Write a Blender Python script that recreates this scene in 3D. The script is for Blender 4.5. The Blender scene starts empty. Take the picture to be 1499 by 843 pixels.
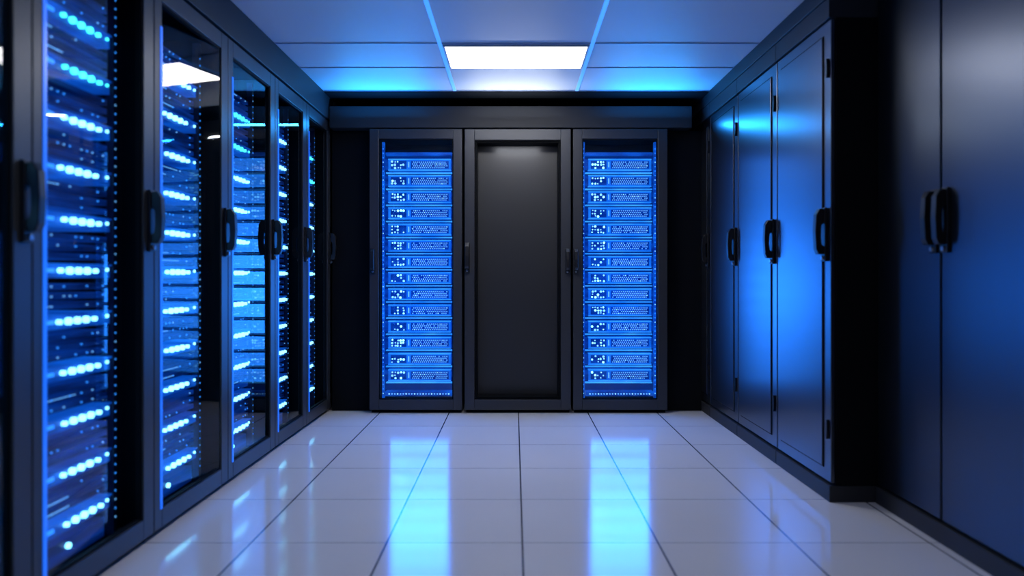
import bpy, math, random
from mathutils import Vector
random.seed(7)
scene = bpy.context.scene
try:
    scene.view_settings.view_transform = 'Standard'
    scene.view_settings.look = 'None'
except Exception as e:
    print(e)

# ---------------------------------------------------------------- materials
def new_mat(name):
    m = bpy.data.materials.new(name); m.use_nodes = True
    nt = m.node_tree
    return m, nt, nt.nodes['Principled BSDF']

def pbr(name, col, rough=0.4, metal=0.0, emis=None, estr=0.0, coat=0.0, noise=0.0, ior=1.5, spec=0.5):
    m, nt, p = new_mat(name)
    p.inputs['Base Color'].default_value = (*col, 1)
    p.inputs['Roughness'].default_value = rough
    p.inputs['Metallic'].default_value = metal
    p.inputs['Coat Weight'].default_value = coat
    p.inputs['IOR'].default_value = ior
    p.inputs['Specular IOR Level'].default_value = spec
    if emis:
        p.inputs['Emission Color'].default_value = (*emis, 1)
        p.inputs['Emission Strength'].default_value = estr
    if noise > 0:
        tc = nt.nodes.new('ShaderNodeTexCoord')
        n = nt.nodes.new('ShaderNodeTexNoise'); n.inputs['Scale'].default_value = 220
        n.inputs['Detail'].default_value = 2
        b = nt.nodes.new('ShaderNodeBump'); b.inputs['Strength'].default_value = noise
        b.inputs['Distance'].default_value = 0.001
        nt.links.new(tc.outputs['Object'], n.inputs['Vector'])
        nt.links.new(n.outputs['Fac'], b.inputs['Height'])
        nt.links.new(b.outputs['Normal'], p.inputs['Normal'])
    return m

M_frame = pbr('rack_frame_metal', (0.038, 0.041, 0.050), 0.38, 0.4, noise=0.08)
M_black = pbr('black_powder_coat', (0.003, 0.0035, 0.005), 0.6, spec=0.08)
M_cab = pbr('cabinet_satin_metal', (0.125, 0.14, 0.175), 0.29, 0.95, noise=0.05)
M_cab2 = pbr('wall_cabinet_satin_metal', (0.070, 0.080, 0.105), 0.31, 0.95, noise=0.05)
M_panel = pbr('blank_panel_metal', (0.020, 0.0205, 0.024), 0.38, 0.0, noise=0.05, spec=0.4)
M_handle = pbr('handle_black_plastic', (0.005, 0.005, 0.007), 0.38)
M_chrome = pbr('lock_steel', (0.3, 0.32, 0.36), 0.3, 1.0)
M_wall = pbr('wall_dark_paint', (0.004, 0.005, 0.007), 0.7, spec=0.1)
M_beam = pbr('beam_dark_paint', (0.022, 0.023, 0.028), 0.5, spec=0.25)
M_grid = pbr('ceiling_grid_blue', (0.3, 0.5, 0.8), 0.4, 0, (0.06, 0.36, 1.0), 0.6)  # blue glow put into the grid bars' own material
M_gridt = pbr('ceiling_grid_cross', (0.3, 0.36, 0.5), 0.4)
M_ledc = pbr('led_cyan', (0.1, 0.4, 0.6), 0.3, 0, (0.24, 0.82, 1.0), 3.6)
M_ledg = pbr('led_aqua', (0.1, 0.5, 0.5), 0.3, 0, (0.06, 0.88, 0.82), 2.6)
M_ledb = pbr('led_blue', (0.02, 0.1, 0.6), 0.3, 0, (0.03, 0.30, 1.0), 1.4)
M_ledw = pbr('led_pale', (0.3, 0.5, 0.8), 0.3, 0, (0.28, 0.68, 1.0), 1.35)
M_dot = pbr('grille_dot', (0.05, 0.2, 0.6), 0.3, 0, (0.16, 0.52, 1.0), 1.05)
M_strip = pbr('led_strip_blue', (0.02, 0.1, 0.6), 0.3, 0, (0.02, 0.2, 1.0), 6.5)
M_edge = pbr('painted_edge_glow', (0.02, 0.1, 0.6), 0.3, 0, (0.01, 0.15, 0.9), 0.9)  # blue light on the frame edge, painted as emission
M_dark_in = pbr('rack_interior', (0.005, 0.010, 0.04), 0.5)

def server_mat(name, e0, e1, strength, scale=(6, 1, 40), base=(0.01, 0.06, 0.30)):  # LED light falling on the servers is put in as patchy emission
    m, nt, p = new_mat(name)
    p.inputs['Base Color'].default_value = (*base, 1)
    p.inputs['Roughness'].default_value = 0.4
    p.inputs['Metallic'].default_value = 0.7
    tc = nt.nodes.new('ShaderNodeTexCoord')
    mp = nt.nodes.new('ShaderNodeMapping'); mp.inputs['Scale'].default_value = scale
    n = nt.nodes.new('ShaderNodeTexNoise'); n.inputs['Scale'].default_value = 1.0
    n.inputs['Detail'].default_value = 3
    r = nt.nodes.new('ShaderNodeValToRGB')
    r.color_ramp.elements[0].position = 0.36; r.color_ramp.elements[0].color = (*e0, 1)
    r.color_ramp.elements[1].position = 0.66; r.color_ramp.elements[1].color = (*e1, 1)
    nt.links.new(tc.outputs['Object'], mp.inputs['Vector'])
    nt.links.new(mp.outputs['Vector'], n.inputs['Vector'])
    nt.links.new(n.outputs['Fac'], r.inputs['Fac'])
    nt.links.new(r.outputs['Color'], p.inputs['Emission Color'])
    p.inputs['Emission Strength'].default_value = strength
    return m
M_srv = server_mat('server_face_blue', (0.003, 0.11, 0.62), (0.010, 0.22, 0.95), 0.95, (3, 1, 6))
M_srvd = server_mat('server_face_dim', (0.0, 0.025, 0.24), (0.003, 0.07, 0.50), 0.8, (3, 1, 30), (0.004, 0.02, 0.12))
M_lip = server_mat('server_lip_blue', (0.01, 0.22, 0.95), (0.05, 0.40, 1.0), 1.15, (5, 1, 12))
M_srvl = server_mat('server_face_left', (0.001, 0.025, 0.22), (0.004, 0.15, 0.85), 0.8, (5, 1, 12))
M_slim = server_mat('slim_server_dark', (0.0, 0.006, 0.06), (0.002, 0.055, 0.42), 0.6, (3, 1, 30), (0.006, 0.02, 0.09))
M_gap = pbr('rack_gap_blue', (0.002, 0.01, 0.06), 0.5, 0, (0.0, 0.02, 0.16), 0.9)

# thin glass
M_glass, nt, p = new_mat('door_glass')
nt.nodes.remove(p)
out = nt.nodes['Material Output']
tr = nt.nodes.new('ShaderNodeBsdfTransparent'); tr.inputs['Color'].default_value = (0.86, 0.9, 0.97, 1)
gl = nt.nodes.new('ShaderNodeBsdfGlossy'); gl.inputs['Roughness'].default_value = 0.03
fr = nt.nodes.new('ShaderNodeFresnel'); fr.inputs['IOR'].default_value = 1.5
mx = nt.nodes.new('ShaderNodeMixShader')
nt.links.new(fr.outputs[0], mx.inputs[0]); nt.links.new(tr.outputs[0], mx.inputs[1])
nt.links.new(gl.outputs[0], mx.inputs[2]); nt.links.new(mx.outputs[0], out.inputs[0])

# floor tiles
M_floor, nt, p = new_mat('floor_tiles')
tc = nt.nodes.new('ShaderNodeTexCoord'); sp = nt.nodes.new('ShaderNodeSeparateXYZ')
nt.links.new(tc.outputs['Object'], sp.inputs[0])
def mth(op, a, b=None, c=None):
    n = nt.nodes.new('ShaderNodeMath'); n.operation = op
    for i, v in enumerate((a, b, c)):
        if v is None: continue
        if isinstance(v, (int, float)): n.inputs[i].default_value = v
        else: nt.links.new(v, n.inputs[i])
    return n.outputs[0]
P = 0.51
def line(axis, off, w):
    v = mth('ADD', sp.outputs[axis], -off + 50 * P)
    v = mth('MODULO', v, P)
    v = mth('SUBTRACT', v, P / 2)
    v = mth('ABSOLUTE', v)
    return mth('GREATER_THAN', v, P / 2 - w)
lx = line('X', 0.03, 0.0036)
ly = line('Y', 2.62, 0.0018)
g = mth('MAXIMUM', lx, ly)
mix = nt.nodes.new('ShaderNodeMix'); mix.data_type = 'RGBA'
nt.links.new(g, mix.inputs[0])
nz = nt.nodes.new('ShaderNodeTexNoise'); nz.inputs['Scale'].default_value = 1.3
rp = nt.nodes.new('ShaderNodeValToRGB')
rp.color_ramp.elements[0].color = (0.62, 0.61, 0.64, 1); rp.color_ramp.elements[1].color = (0.70, 0.69, 0.72, 1)
nt.links.new(tc.outputs['Object'], nz.inputs['Vector']); nt.links.new(nz.outputs['Fac'], rp.inputs['Fac'])
nt.links.new(rp.outputs['Color'], mix.inputs[6])
mix.inputs[7].default_value = (0.04, 0.045, 0.07, 1)
nt.links.new(mix.outputs[2], p.inputs['Base Color'])
p.inputs['Roughness'].default_value = 0.10
p.inputs['IOR'].default_value = 2.3
nb = nt.nodes.new('ShaderNodeTexNoise'); nb.inputs['Scale'].default_value = 9
hb = mth('MULTIPLY', nb.outputs['Fac'], 0.12)
hh = mth('SUBTRACT', hb, g)
bp = nt.nodes.new('ShaderNodeBump'); bp.inputs['Strength'].default_value = 0.2; bp.inputs['Distance'].default_value = 0.002
nt.links.new(tc.outputs['Object'], nb.inputs['Vector'])
nt.links.new(hh, bp.inputs['Height']); nt.links.new(bp.outputs['Normal'], p.inputs['Normal'])

M_ceil = pbr('ceiling_tile', (0.50, 0.50, 0.53), 0.55, noise=0.3)
M_light = pbr('light_diffuser', (0.9, 0.9, 0.9), 0.5, 0, (1.0, 0.98, 0.96), 22.0)
M_light2 = pbr('fill_light_diffuser', (0.9, 0.9, 0.9), 0.5, 0, (0.97, 0.97, 1.0), 9.0)

# ---------------------------------------------------------------- builder
class B:
    def __init__(s): s.v = []; s.f = []; s.m = []; s.mats = []
    def mi(s, m):
        if m not in s.mats: s.mats.append(m)
        return s.mats.index(m)
    def box(s, x0, x1, y0, y1, z0, z1, m):
        n = len(s.v)
        s.v += [(x0,y0,z0),(x1,y0,z0),(x1,y1,z0),(x0,y1,z0),(x0,y0,z1),(x1,y0,z1),(x1,y1,z1),(x0,y1,z1)]
        s.f += [tuple(n+i for i in q) for q in ((0,3,2,1),(4,5,6,7),(0,1,5,4),(1,2,6,5),(2,3,7,6),(3,0,4,7))]
        s.m += [s.mi(m)] * 6
    def quad(s, pts, m):
        n = len(s.v); s.v += pts; s.f.append((n, n+1, n+2, n+3)); s.m.append(s.mi(m))
    def cyl(s, x, y0, y1, z, r, m, k=8, rz=None):
        rz = rz or r
        n = len(s.v)
        for yy in (y0, y1):
            for i in range(k):
                a = 2 * math.pi * i / k
                s.v.append((x + r * math.cos(a), yy, z + rz * math.sin(a)))
        s.f.append(tuple(n + i for i in range(k))); s.m.append(s.mi(m))
        s.f.append(tuple(n + k + (k - 1 - i) for i in range(k))); s.m.append(s.mi(m))
        for i in range(k):
            j = (i + 1) % k
            s.f.append((n + i, n + k + i, n + k + j, n + j)); s.m.append(s.mi(m))
    def prof(s, pts, x0, x1, m):
        n = len(s.v); k = len(pts)
        for xx in (x0, x1):
            for (y, z) in pts: s.v.append((xx, y, z))
        s.f.append(tuple(n + i for i in range(k))); s.m.append(s.mi(m))
        s.f.append(tuple(n + k + (k - 1 - i) for i in range(k))); s.m.append(s.mi(m))
        for i in range(k):
            j = (i + 1) % k
            s.f.append((n + i, n + k + i, n + k + j, n + j)); s.m.append(s.mi(m))
    def obj(s, name, parent=None, bevel=0.0, loc=(0, 0, 0), fixn=True):
        me = bpy.data.meshes.new(name)
        me.from_pydata(s.v, [], s.f)
        for m in s.mats: me.materials.append(m)
        me.polygons.foreach_set('material_index', s.m)
        me.update()
        if fixn:
            import bmesh
            bm = bmesh.new(); bm.from_mesh(me)
            bmesh.ops.recalc_face_normals(bm, faces=bm.faces); bm.to_mesh(me); bm.free()
        o = bpy.data.objects.new(name, me)
        scene.collection.objects.link(o)
        o.location = loc
        if parent: o.parent = parent
        if bevel > 0:
            b = o.modifiers.new('bevel', 'BEVEL'); b.width = bevel; b.segments = 2
            b.limit_method = 'ANGLE'
        return o

def empty(name, loc, rz=0):
    e = bpy.data.objects.new(name, None); scene.collection.objects.link(e)
    e.location = loc; e.rotation_euler = (0, 0, rz); e.empty_display_size = 0.2
    return e

def area(name, loc, rot, sx, sy, power, col, parent=None, spread=math.pi):
    l = bpy.data.lights.new(name, 'AREA'); l.shape = 'RECTANGLE'; l.size = sx; l.size_y = sy
    l.energy = power; l.color = col; l.spread = spread
    o = bpy.data.objects.new(name, l); scene.collection.objects.link(o)
    o.location = loc; o.rotation_euler = rot
    if parent: o.parent = parent
    return o

def handle(parent, x, z, y=0.0, s=1.0, name='handle'):
    """Swing-handle lock: backplate, thick lever on stand-offs, key cylinder."""
    b = B()
    h = 0.115 * s; w = 0.021 * s
    b.box(x - w, x + w, y - 0.012, y, z - h, z + h, M_handle)
    lever = [(y-0.012, z+h*0.94), (y-0.032, z+h*0.96), (y-0.048, z+h*0.74), (y-0.052, z+h*0.1), (y-0.048, z-h*0.55),
             (y-0.038, z-h*0.74), (y-0.012, z-h*0.74), (y-0.012, z-h*0.45), (y-0.022, z-h*0.40),
             (y-0.026, z-h*0.1), (y-0.024, z+h*0.34), (y-0.012, z+h*0.44)]
    b.prof(lever, x - w*0.75, x + w*0.75, M_handle)
    b.cyl(x, y-0.020, y-0.010, z - h*0.87, 0.010*s, M_chrome, 12)
    b.obj(name, parent, 0.003)

# ---------------------------------------------------------------- rack body
def rack_body(e, W, H, D, op, glass=True, glass_tilt=0.0, edge=False):
    x0, x1, z0, z1 = op
    g = 0.002
    c = B()
    t = 0.02
    c.box(g, g+t, 0.032, D, 0.03, H, M_black)
    c.box(W-g-t, W-g, 0.032, D, 0.03, H, M_black)
    c.box(g+t, W-g-t, 0.032, D, H-0.03, H, M_black)
    c.box(g+t, W-g-t, 0.032, D, 0.03, 0.055, M_black)
    c.box(g+t, W-g-t, D-0.02, D, 0.055, H-0.03, M_dark_in)
    c.box(g+0.01, W-g-0.01, 0.03, D-0.03, 0.0, 0.03, M_black)
    c.obj('carcass', e, 0.0)
    d = B()
    zb, zt = 0.025, H - 0.004
    d.box(g, x0, 0, 0.03, zb, zt, M_frame)
    d.box(x1, W-g, 0, 0.03, zb, zt, M_frame)
    d.box(x0, x1, 0, 0.03, zb, z0, M_frame)
    d.box(x0, x1, 0, 0.03, z1, zt, M_frame)
    d.obj('door_frame', e, 0.003)
    l = B(); q = 0.008
    l.box(x0, x0+q, 0.008, 0.026, z0, z1, M_black); l.box(x1-q, x1, 0.008, 0.026, z0, z1, M_black)
    l.box(x0+q, x1-q, 0.008, 0.026, z0, z0+q, M_black); l.box(x0+q, x1-q, 0.008, 0.026, z1-q, z1, M_black)
    l.obj('door_gasket', e)
    if glass:
        gb = B()
        hw = (x1-x0)/2 - q
        gb.quad([(-hw, 0, z0+q), (hw, 0, z0+q), (hw, 0, z1-q), (-hw, 0, z1-q)], M_glass)
        yy = 0.016 + abs(math.sin(glass_tilt)) * hw * 0.75
        go = gb.obj('door_glass', e, loc=((x0+x1)/2, yy, 0), fixn=False)
        go.rotation_euler = (0, 0, glass_tilt)
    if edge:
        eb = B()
        eb.box(x0-0.016, x0-0.002, -0.003, 0.004, z0, z1-0.1, M_edge)  # glowing strip stands in for light caught on the door frame
        eb.obj('door_edge_glow', e)

def back_servers(e, W, fx0, fx1):
    b = B(); led = B()
    n = 14; pitch = 0.1204
    yf = 0.085
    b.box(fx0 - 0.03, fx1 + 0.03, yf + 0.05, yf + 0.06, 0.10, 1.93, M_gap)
    for i in range(n):
        zc = 0.268 + pitch * i
        z0 = zc - 0.043; z1 = zc + 0.043
        b.box(fx0, fx1, yf, yf + 0.5, z0, z1, M_srv)
        b.box(fx0, fx1, yf - 0.008, yf, z1 - 0.007, z1, M_lip)
        b.box(fx0, fx1, yf - 0.008, yf, z0, z0 + 0.005, M_lip)
        b.box(fx0 - 0.025, fx0, yf - 0.004, yf + 0.01, z0 + 0.004, z1 - 0.004, M_srvd)
        b.box(fx1, fx1 + 0.015, yf - 0.004, yf + 0.01, z0 + 0.004, z1 - 0.004, M_srvd)
        b.box(fx0 - 0.02, fx1 + 0.01, yf + 0.012, yf + 0.4, z0 - 0.020, z0 - 0.012, M_lip)
        gx0 = fx0 + 0.175; gx1 = fx1 - 0.022
        b.box(gx0 - 0.006, gx1 + 0.006, yf - 0.002, yf, z0 + 0.014, z1 - 0.016, M_srvd)
        b.box(fx0 + 0.018, fx0 + 0.135, yf - 0.002, yf, z0 + 0.012, z1 - 0.014, M_srvd)
        dx = 0.0145
        k = int((gx1 - gx0) / dx)
        for r in range(4):
            for c in range(k):
                xx = gx0 + dx * (c + 0.5 + (0.5 if r % 2 else 0))
                if xx > gx1 or random.random() < 0.05: continue
                zz = z0 + 0.021 + r * 0.0135
                led.cyl(xx, yf - 0.004, yf - 0.002, zz, 0.0046, M_ledw if random.random() < 0.06 else M_dot, 6)
        for r in range(3):
            for c in range(5):
                if random.random() < 0.38: continue
                xx = fx0 + 0.03 + c * 0.021 + random.uniform(-.003, .003); zz = zc - 0.022 + r * 0.021 + random.uniform(-.003, .003)
                led.cyl(xx, yf - 0.006, yf, zz, random.choice((0.005, 0.007, 0.009)), M_ledc if random.random() < 0.45 else M_ledw, 6)
        led.box(fx0 + 0.148, fx0 + 0.156, yf - 0.004, yf, zc - 0.02, zc + 0.02, M_dot)
    b.box(fx0 - 0.02, fx1 + 0.01, yf, yf + 0.3, 1.905, 1.925, M_srvl)
    b.box(fx0 - 0.02, fx1 + 0.01, yf + 0.02, yf + 0.3, 1.945, 1.985, M_black)
    b.box(fx0 - 0.02, fx1 + 0.01, yf - 0.02, yf + 0.3, 0.115, 0.150, M_srvl)
    for c in range(22):
        led.cyl(fx0 + 0.01 + c * 0.021, yf - 0.024, yf - 0.02, 0.132, 0.006, M_dot if c % 3 else M_ledw, 6)
    for xx in (fx0 - 0.045, fx1 + 0.018):
        b.box(xx, xx + 0.018, yf - 0.01, yf + 0.02, 0.10, 2.0, M_srvl)
        for i in range(56):
            led.box(xx + 0.006, xx + 0.012, yf - 0.012, yf - 0.01, 0.13 + i * 0.033, 0.138 + i * 0.033, M_ledw if i % 4 == 0 else M_ledb)
    b.obj('servers', e)
    led.obj('server_leds', e)
    s = B()
    s.box(0.030, 0.040, 0.045, 0.055, 0.12, 2.0, M_strip)
    s.box(W - 0.040, W - 0.030, 0.045, 0.055, 0.12, 2.0, M_strip)
    s.obj('led_strip', e)
    # unseen blue fill added at each server for floor and cabinet reflections (brightest mid-rack)
    for i in range(n):
        wgt = 0.42 + 1.2 * math.exp(-((i - 5.3) / 3.4) ** 2)
        area('server_fill_light', ((fx0+fx1)/2, yf - 0.012, 0.268 + pitch * i), (math.radians(-90), 0, 0),
             fx1 - fx0 - 0.04, 0.095, 1.15 * wgt, (0.02, 0.24, 1.0), e)

def side_servers(e, W, seed, x0=0.09):
    random.seed(seed)
    b = B(); led = B()
    pitch = 0.166; yf = 0.10
    x1 = W - 0.12
    for i in range(12):
        z = 0.19 + pitch * i
        if z > 2.0: break
        b.box(x0, x1, yf, yf + 0.5, z - 0.024, z + 0.024, M_srvl)
        b.box(x0, x1, yf - 0.008, yf, z + 0.018, z + 0.024, M_srvl)
        cx = x0 + 0.19 + random.uniform(-0.02, 0.02)
        mm = M_ledg if (i >= 9 and seed % 2 == 0) else M_ledc
        for c in range(5):
            r = 0.0130 if 0 < c < 4 else 0.009
            led.cyl(cx + c * 0.047, yf - 0.012, yf, z, r, mm, 12, r*0.9)
        led.box(x0 + 0.02, x0 + 0.15, yf - 0.004, yf, z - 0.006, z + 0.006, M_ledb)
        led.cyl(x1 - 0.020, yf - 0.006, yf, z + 0.005, 0.006, mm, 8)
        for k in range(3):
            zz = z + 0.050 + k * 0.032
            b.box(x0, x1, yf + 0.01, yf + 0.45, zz - 0.011, zz + 0.009, M_slim)
            if random.random() < 0.4:
                xs = random.uniform(x0 + 0.02, x0 + 0.15)
                led.box(xs, xs + random.uniform(0.05, 0.22), yf + 0.007, yf + 0.01, zz - 0.0015, zz + 0.001, M_dot)
            for c in range(14):
                if random.random() < 0.25:
                    led.cyl(x0 + 0.03 + c * 0.031, yf + 0.006, yf + 0.01, zz, 0.003, random.choice((M_ledb, M_dot, M_ledb)), 6)
    b.box(x0, x1, yf + 0.02, yf + 0.4, 0.06, 0.13, M_slim)
    led.cyl(x0 + 0.25, yf + 0.01, yf + 0.02, 0.105, 0.010, M_ledc, 10)
    for xx in (x0 - 0.03, x1 + 0.008):
        b.box(xx, xx + 0.022, yf - 0.01, yf + 0.02, 0.06, 2.08, M_dark_in)
    for i in range(60):
        led.box(x1 + 0.016, x1 + 0.021, yf - 0.012, yf - 0.01, 0.12 + i * 0.032, 0.126 + i * 0.032, M_dot if random.random() < .12 else M_ledb)
    b.obj('servers', e)
    led.obj('server_leds', e)
    s = B()
    s.box(0.030, 0.038, 0.045, 0.055, 0.12, 2.05, M_strip)
    s.obj('led_strip', e)

# ---------------------------------------------------------------- room
CH = 2.33
XL, XR, YB, YF = -2.25, 2.50, 6.0, -1.4
def slab(name, x0, x1, y0, y1, z0, z1, m, bevel=0):
    b = B(); b.box(x0, x1, y0, y1, z0, z1, m); return b.obj(name, None, bevel)
slab('floor', XL, XR, YF, YB, -0.1, 0, M_floor)
slab('ceiling', XL, XR, YF, YB, CH, CH + 0.1, M_ceil)
slab('wall_left', XL - 0.1, XL, YF, YB, 0, CH, M_wall)
slab('wall_right', XR, XR + 0.1, YF, YB, 0, CH, M_wall)
slab('wall_back', XL, XR, YB, YB + 0.1, 0, CH, M_wall)
slab('wall_front', XL, XR, YF - 0.1, YF, 0, CH, M_wall)

gb = B()
gx = [-0.425, 0.445]
gy = [-0.6, 0.35, 1.3, 2.25, 3.05, 3.967, 4.43, 4.97]
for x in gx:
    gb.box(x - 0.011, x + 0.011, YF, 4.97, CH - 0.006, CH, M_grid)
for y in gy:
    gb.box(-1.36, 1.39, y - 0.005, y + 0.005, CH - 0.005, CH, M_gridt)
gb.obj('trim_1')
slab('trim_2', -1.36, 1.39, 4.98, 5.95, CH - 0.012, CH, M_wall)
slab('trim_3', -2.2, -1.362, YF, 5.22, 2.155, CH - 0.001, M_beam, 0.004)
slab('trim_4', 1.392, 2.45, 3.085, 5.75, 2.245, CH - 0.001, M_beam, 0.004)
slab('trim_5', -1.355, 1.30, 5.10, 5.9, 2.09, 2.25, M_beam, 0.004)
slab('trim_6', -1.36, -1.068, 5.20, 5.26, 0, 2.088, M_black)
slab('trim_7', 1.130, 1.395, 5.20, 5.26, 0, 2.088, M_black)

def ceiling_light(y0, y1, m, x0=-0.41, x1=0.43):
    e = empty('ceiling_light_panel', ((x0+x1)/2, (y0+y1)/2, CH))
    w = (x1-x0)/2; d = (y1-y0)/2
    b = B(); b.box(-w+0.012, w-0.012, -d+0.012, d-0.012, -0.010, -0.002, m); b.obj('diffuser', e)
    f = B()
    f.box(-w, w, -d, -d+0.012, -0.014, 0, M_ceil); f.box(-w, w, d-0.012, d, -0.014, 0, M_ceil)
    f.box(-w, -w+0.012, -d+0.012, d-0.012, -0.014, 0, M_ceil); f.box(w-0.012, w, -d+0.012, d-0.012, -0.014, 0, M_ceil)
    f.obj('light_frame', e)
ceiling_light(3.985, 4.415, M_light)
ceiling_light(1.45, 1.95, M_light2)  # unseen second panel, added to light the near racks

# ---------------------------------------------------------------- rear racks
YR = 5.1
e = empty('server_rack', (-1.063, YR, 0)); W = 0.682
rack_body(e, W, 2.085, 0.8, (0.07, 0.615, 0.10, 2.01)); back_servers(e, W, 0.125, 0.590)
handle(e, 0.028, 1.115, s=0.78)
e = empty('server_rack', (0.428, YR, 0)); W = 0.695
rack_body(e, W, 2.085, 0.8, (0.07, 0.622, 0.10, 2.01)); back_servers(e, W, 0.122, 0.590)
handle(e, 0.022, 1.115, s=0.78)

e = empty('closed_rack_cabinet', (-0.367, YR, 0)); W = 0.782
rack_body(e, W, 2.085, 0.8, (0.075, 0.707, 0.10, 2.00), glass=False)
b = B(); b.box(0.025, 0.757, 0.155, 0.165, 0.06, 2.05, M_panel); b.obj('door_panel', e)
b = B()
for (a, c, z0, z1) in ((0.083, 0.093, 0.108, 1.992), (0.689, 0.699, 0.108, 1.992), (0.093, 0.689, 0.108, 0.118), (0.093, 0.689, 1.982, 1.992)):
    b.box(a, c, 0.020, 0.154, z0, z1, M_black)
b.obj('recess_border', e, 0.002)
area('panel_pool_fill', (W/2, 0.036, 1.978), (math.radians(14), 0, 0), 0.34, 0.02, 1.1, (0.9, 0.93, 1.0), e)  # added lamp that makes the light pool at the panel's top
handle(e, 0.022, 1.14, s=0.95); handle(e, 0.755, 1.115, s=0.78)

# ---------------------------------------------------------------- left racks
edges = [0.66, 1.32, 1.98, 2.65, 3.335, 3.99, 4.595, 5.19]
tilts = {2: math.radians(6), 3: math.radians(-9.5)}
for i in range(len(edges) - 1):
    y0, y1 = edges[i], edges[i+1]; W = y1 - y0
    e = empty('server_rack', (-1.37, y0, 0), math.pi / 2)
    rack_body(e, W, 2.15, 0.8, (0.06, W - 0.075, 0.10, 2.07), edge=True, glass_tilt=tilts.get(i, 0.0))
    side_servers(e, W, 20 + i)
    handle(e, W - 0.030, 1.21, s=1.0)

# ---------------------------------------------------------------- right cabinets
def cabinet(y_far, y_near, X, H, D, doors=1, top_trim=True):
    W = y_far - y_near
    mc = M_cab if doors == 1 else M_cab2
    e = empty('metal_cabinet', (X, y_far, 0), -math.pi / 2)
    g = 0.002
    b = B()
    b.box(g, W-g, 0.024, D, 0.075, H, M_black)
    b.box(g, W-g, -0.004, D, 0.0, 0.072, M_beam)
    if top_trim: b.box(g, W-g, -0.006, D, H, H + 0.09, M_beam)
    b.obj('carcass', e, 0.002)
    dw = W / doors
    for k in range(doors):
        a, c = k*dw + 0.006, (k+1)*dw - 0.006
        zb, zt = 0.085, H - 0.006
        d = B()
        d.box(a, c, 0.004, 0.022, zb, zt, mc)
        d.obj('door_%d' % (k+1), e, 0.003)
        if doors == 1:
            p_ = B()
            m_ = 0.055
            A, C, Z0, Z1 = a+m_, c-m_-0.02, zb+0.06, zt-0.06
            p_.box(A, C, -0.003, 0.004, Z0, Z1, mc)
            p_.obj('door_panel_%d' % (k+1), e, 0.0025)
            r = B(); w_ = 0.006
            r.box(A-w_, A, 0.001, 0.004, Z0-w_, Z1+w_, M_black); r.box(C, C+w_, 0.001, 0.004, Z0-w_, Z1+w_, M_black)
            r.box(A, C, 0.001, 0.004, Z0-w_, Z0, M_black); r.box(A, C, 0.001, 0.004, Z1, Z1+w_, M_black)
            r.obj('door_groove_%d' % (k+1), e)
            h = B()
            for zz in (0.32, 1.93):
                h.cyl(c - 0.018, -0.010, 0.004, zz, 0.008, M_handle, 10, 0.045)
            h.obj('hinges_%d' % (k+1), e)
            handle(e, c - 0.045, 1.19, y=0.0, s=1.05)
    if doors == 2:
        handle(e, dw - 0.035, 1.21, y=0.004, s=1.05, name='handle_1')
        handle(e, dw + 0.035, 1.21, y=0.004, s=1.05, name='handle_2')
for yf, yn in ((3.72, 3.085), (4.37, 3.72), (4.98, 4.37)):
    cabinet(yf, yn, 1.40, 2.15, 0.85)
cabinet(5.72, 4.98, 1.40, 2.15, 0.85)
for yf, yn in ((3.08, 2.16), (2.16, 1.24), (1.24, 0.32)):
    cabinet(yf, yn, 1.60, 2.325, 0.7, doors=2, top_trim=False)

# ---------------------------------------------------------------- lights
for sx in (-0.95, 0.97):  # added blue fill that tints the ceiling, without a fixture
    area('ceiling_fill_light', (sx, 5.00, 2.09), (math.radians(-145), 0, 0), 0.6, 0.04, 8, (0.02, 0.32, 1.0))
area('ceiling_fill_light', (0.0, 5.00, 2.09), (math.radians(-145), 0, 0), 0.6, 0.04, 3.5, (0.85, 0.93, 1.0))  # added white fill standing in for the panel's spill on the ceiling

w = bpy.data.worlds.new('World'); scene.world = w; w.use_nodes = True
w.node_tree.nodes['Background'].inputs[0].default_value = (0.02, 0.04, 0.1, 1)
w.node_tree.nodes['Background'].inputs[1].default_value = 0.3

# ---------------------------------------------------------------- camera
cam = bpy.data.cameras.new('camera'); co = bpy.data.objects.new('camera', cam)
scene.collection.objects.link(co); scene.camera = co
co.location = (0, 0, 1.0); co.rotation_euler = (math.pi / 2, 0, 0)
cam.sensor_width = 36; cam.lens = 1020 / 1499 * 36
cam.shift_x = -3.5 / 1499; cam.shift_y = -16.5 / 1499
cam.clip_start = 0.05
cam.dof.use_dof = True; cam.dof.focus_distance = 5.0; cam.dof.aperture_fstop = 1.2
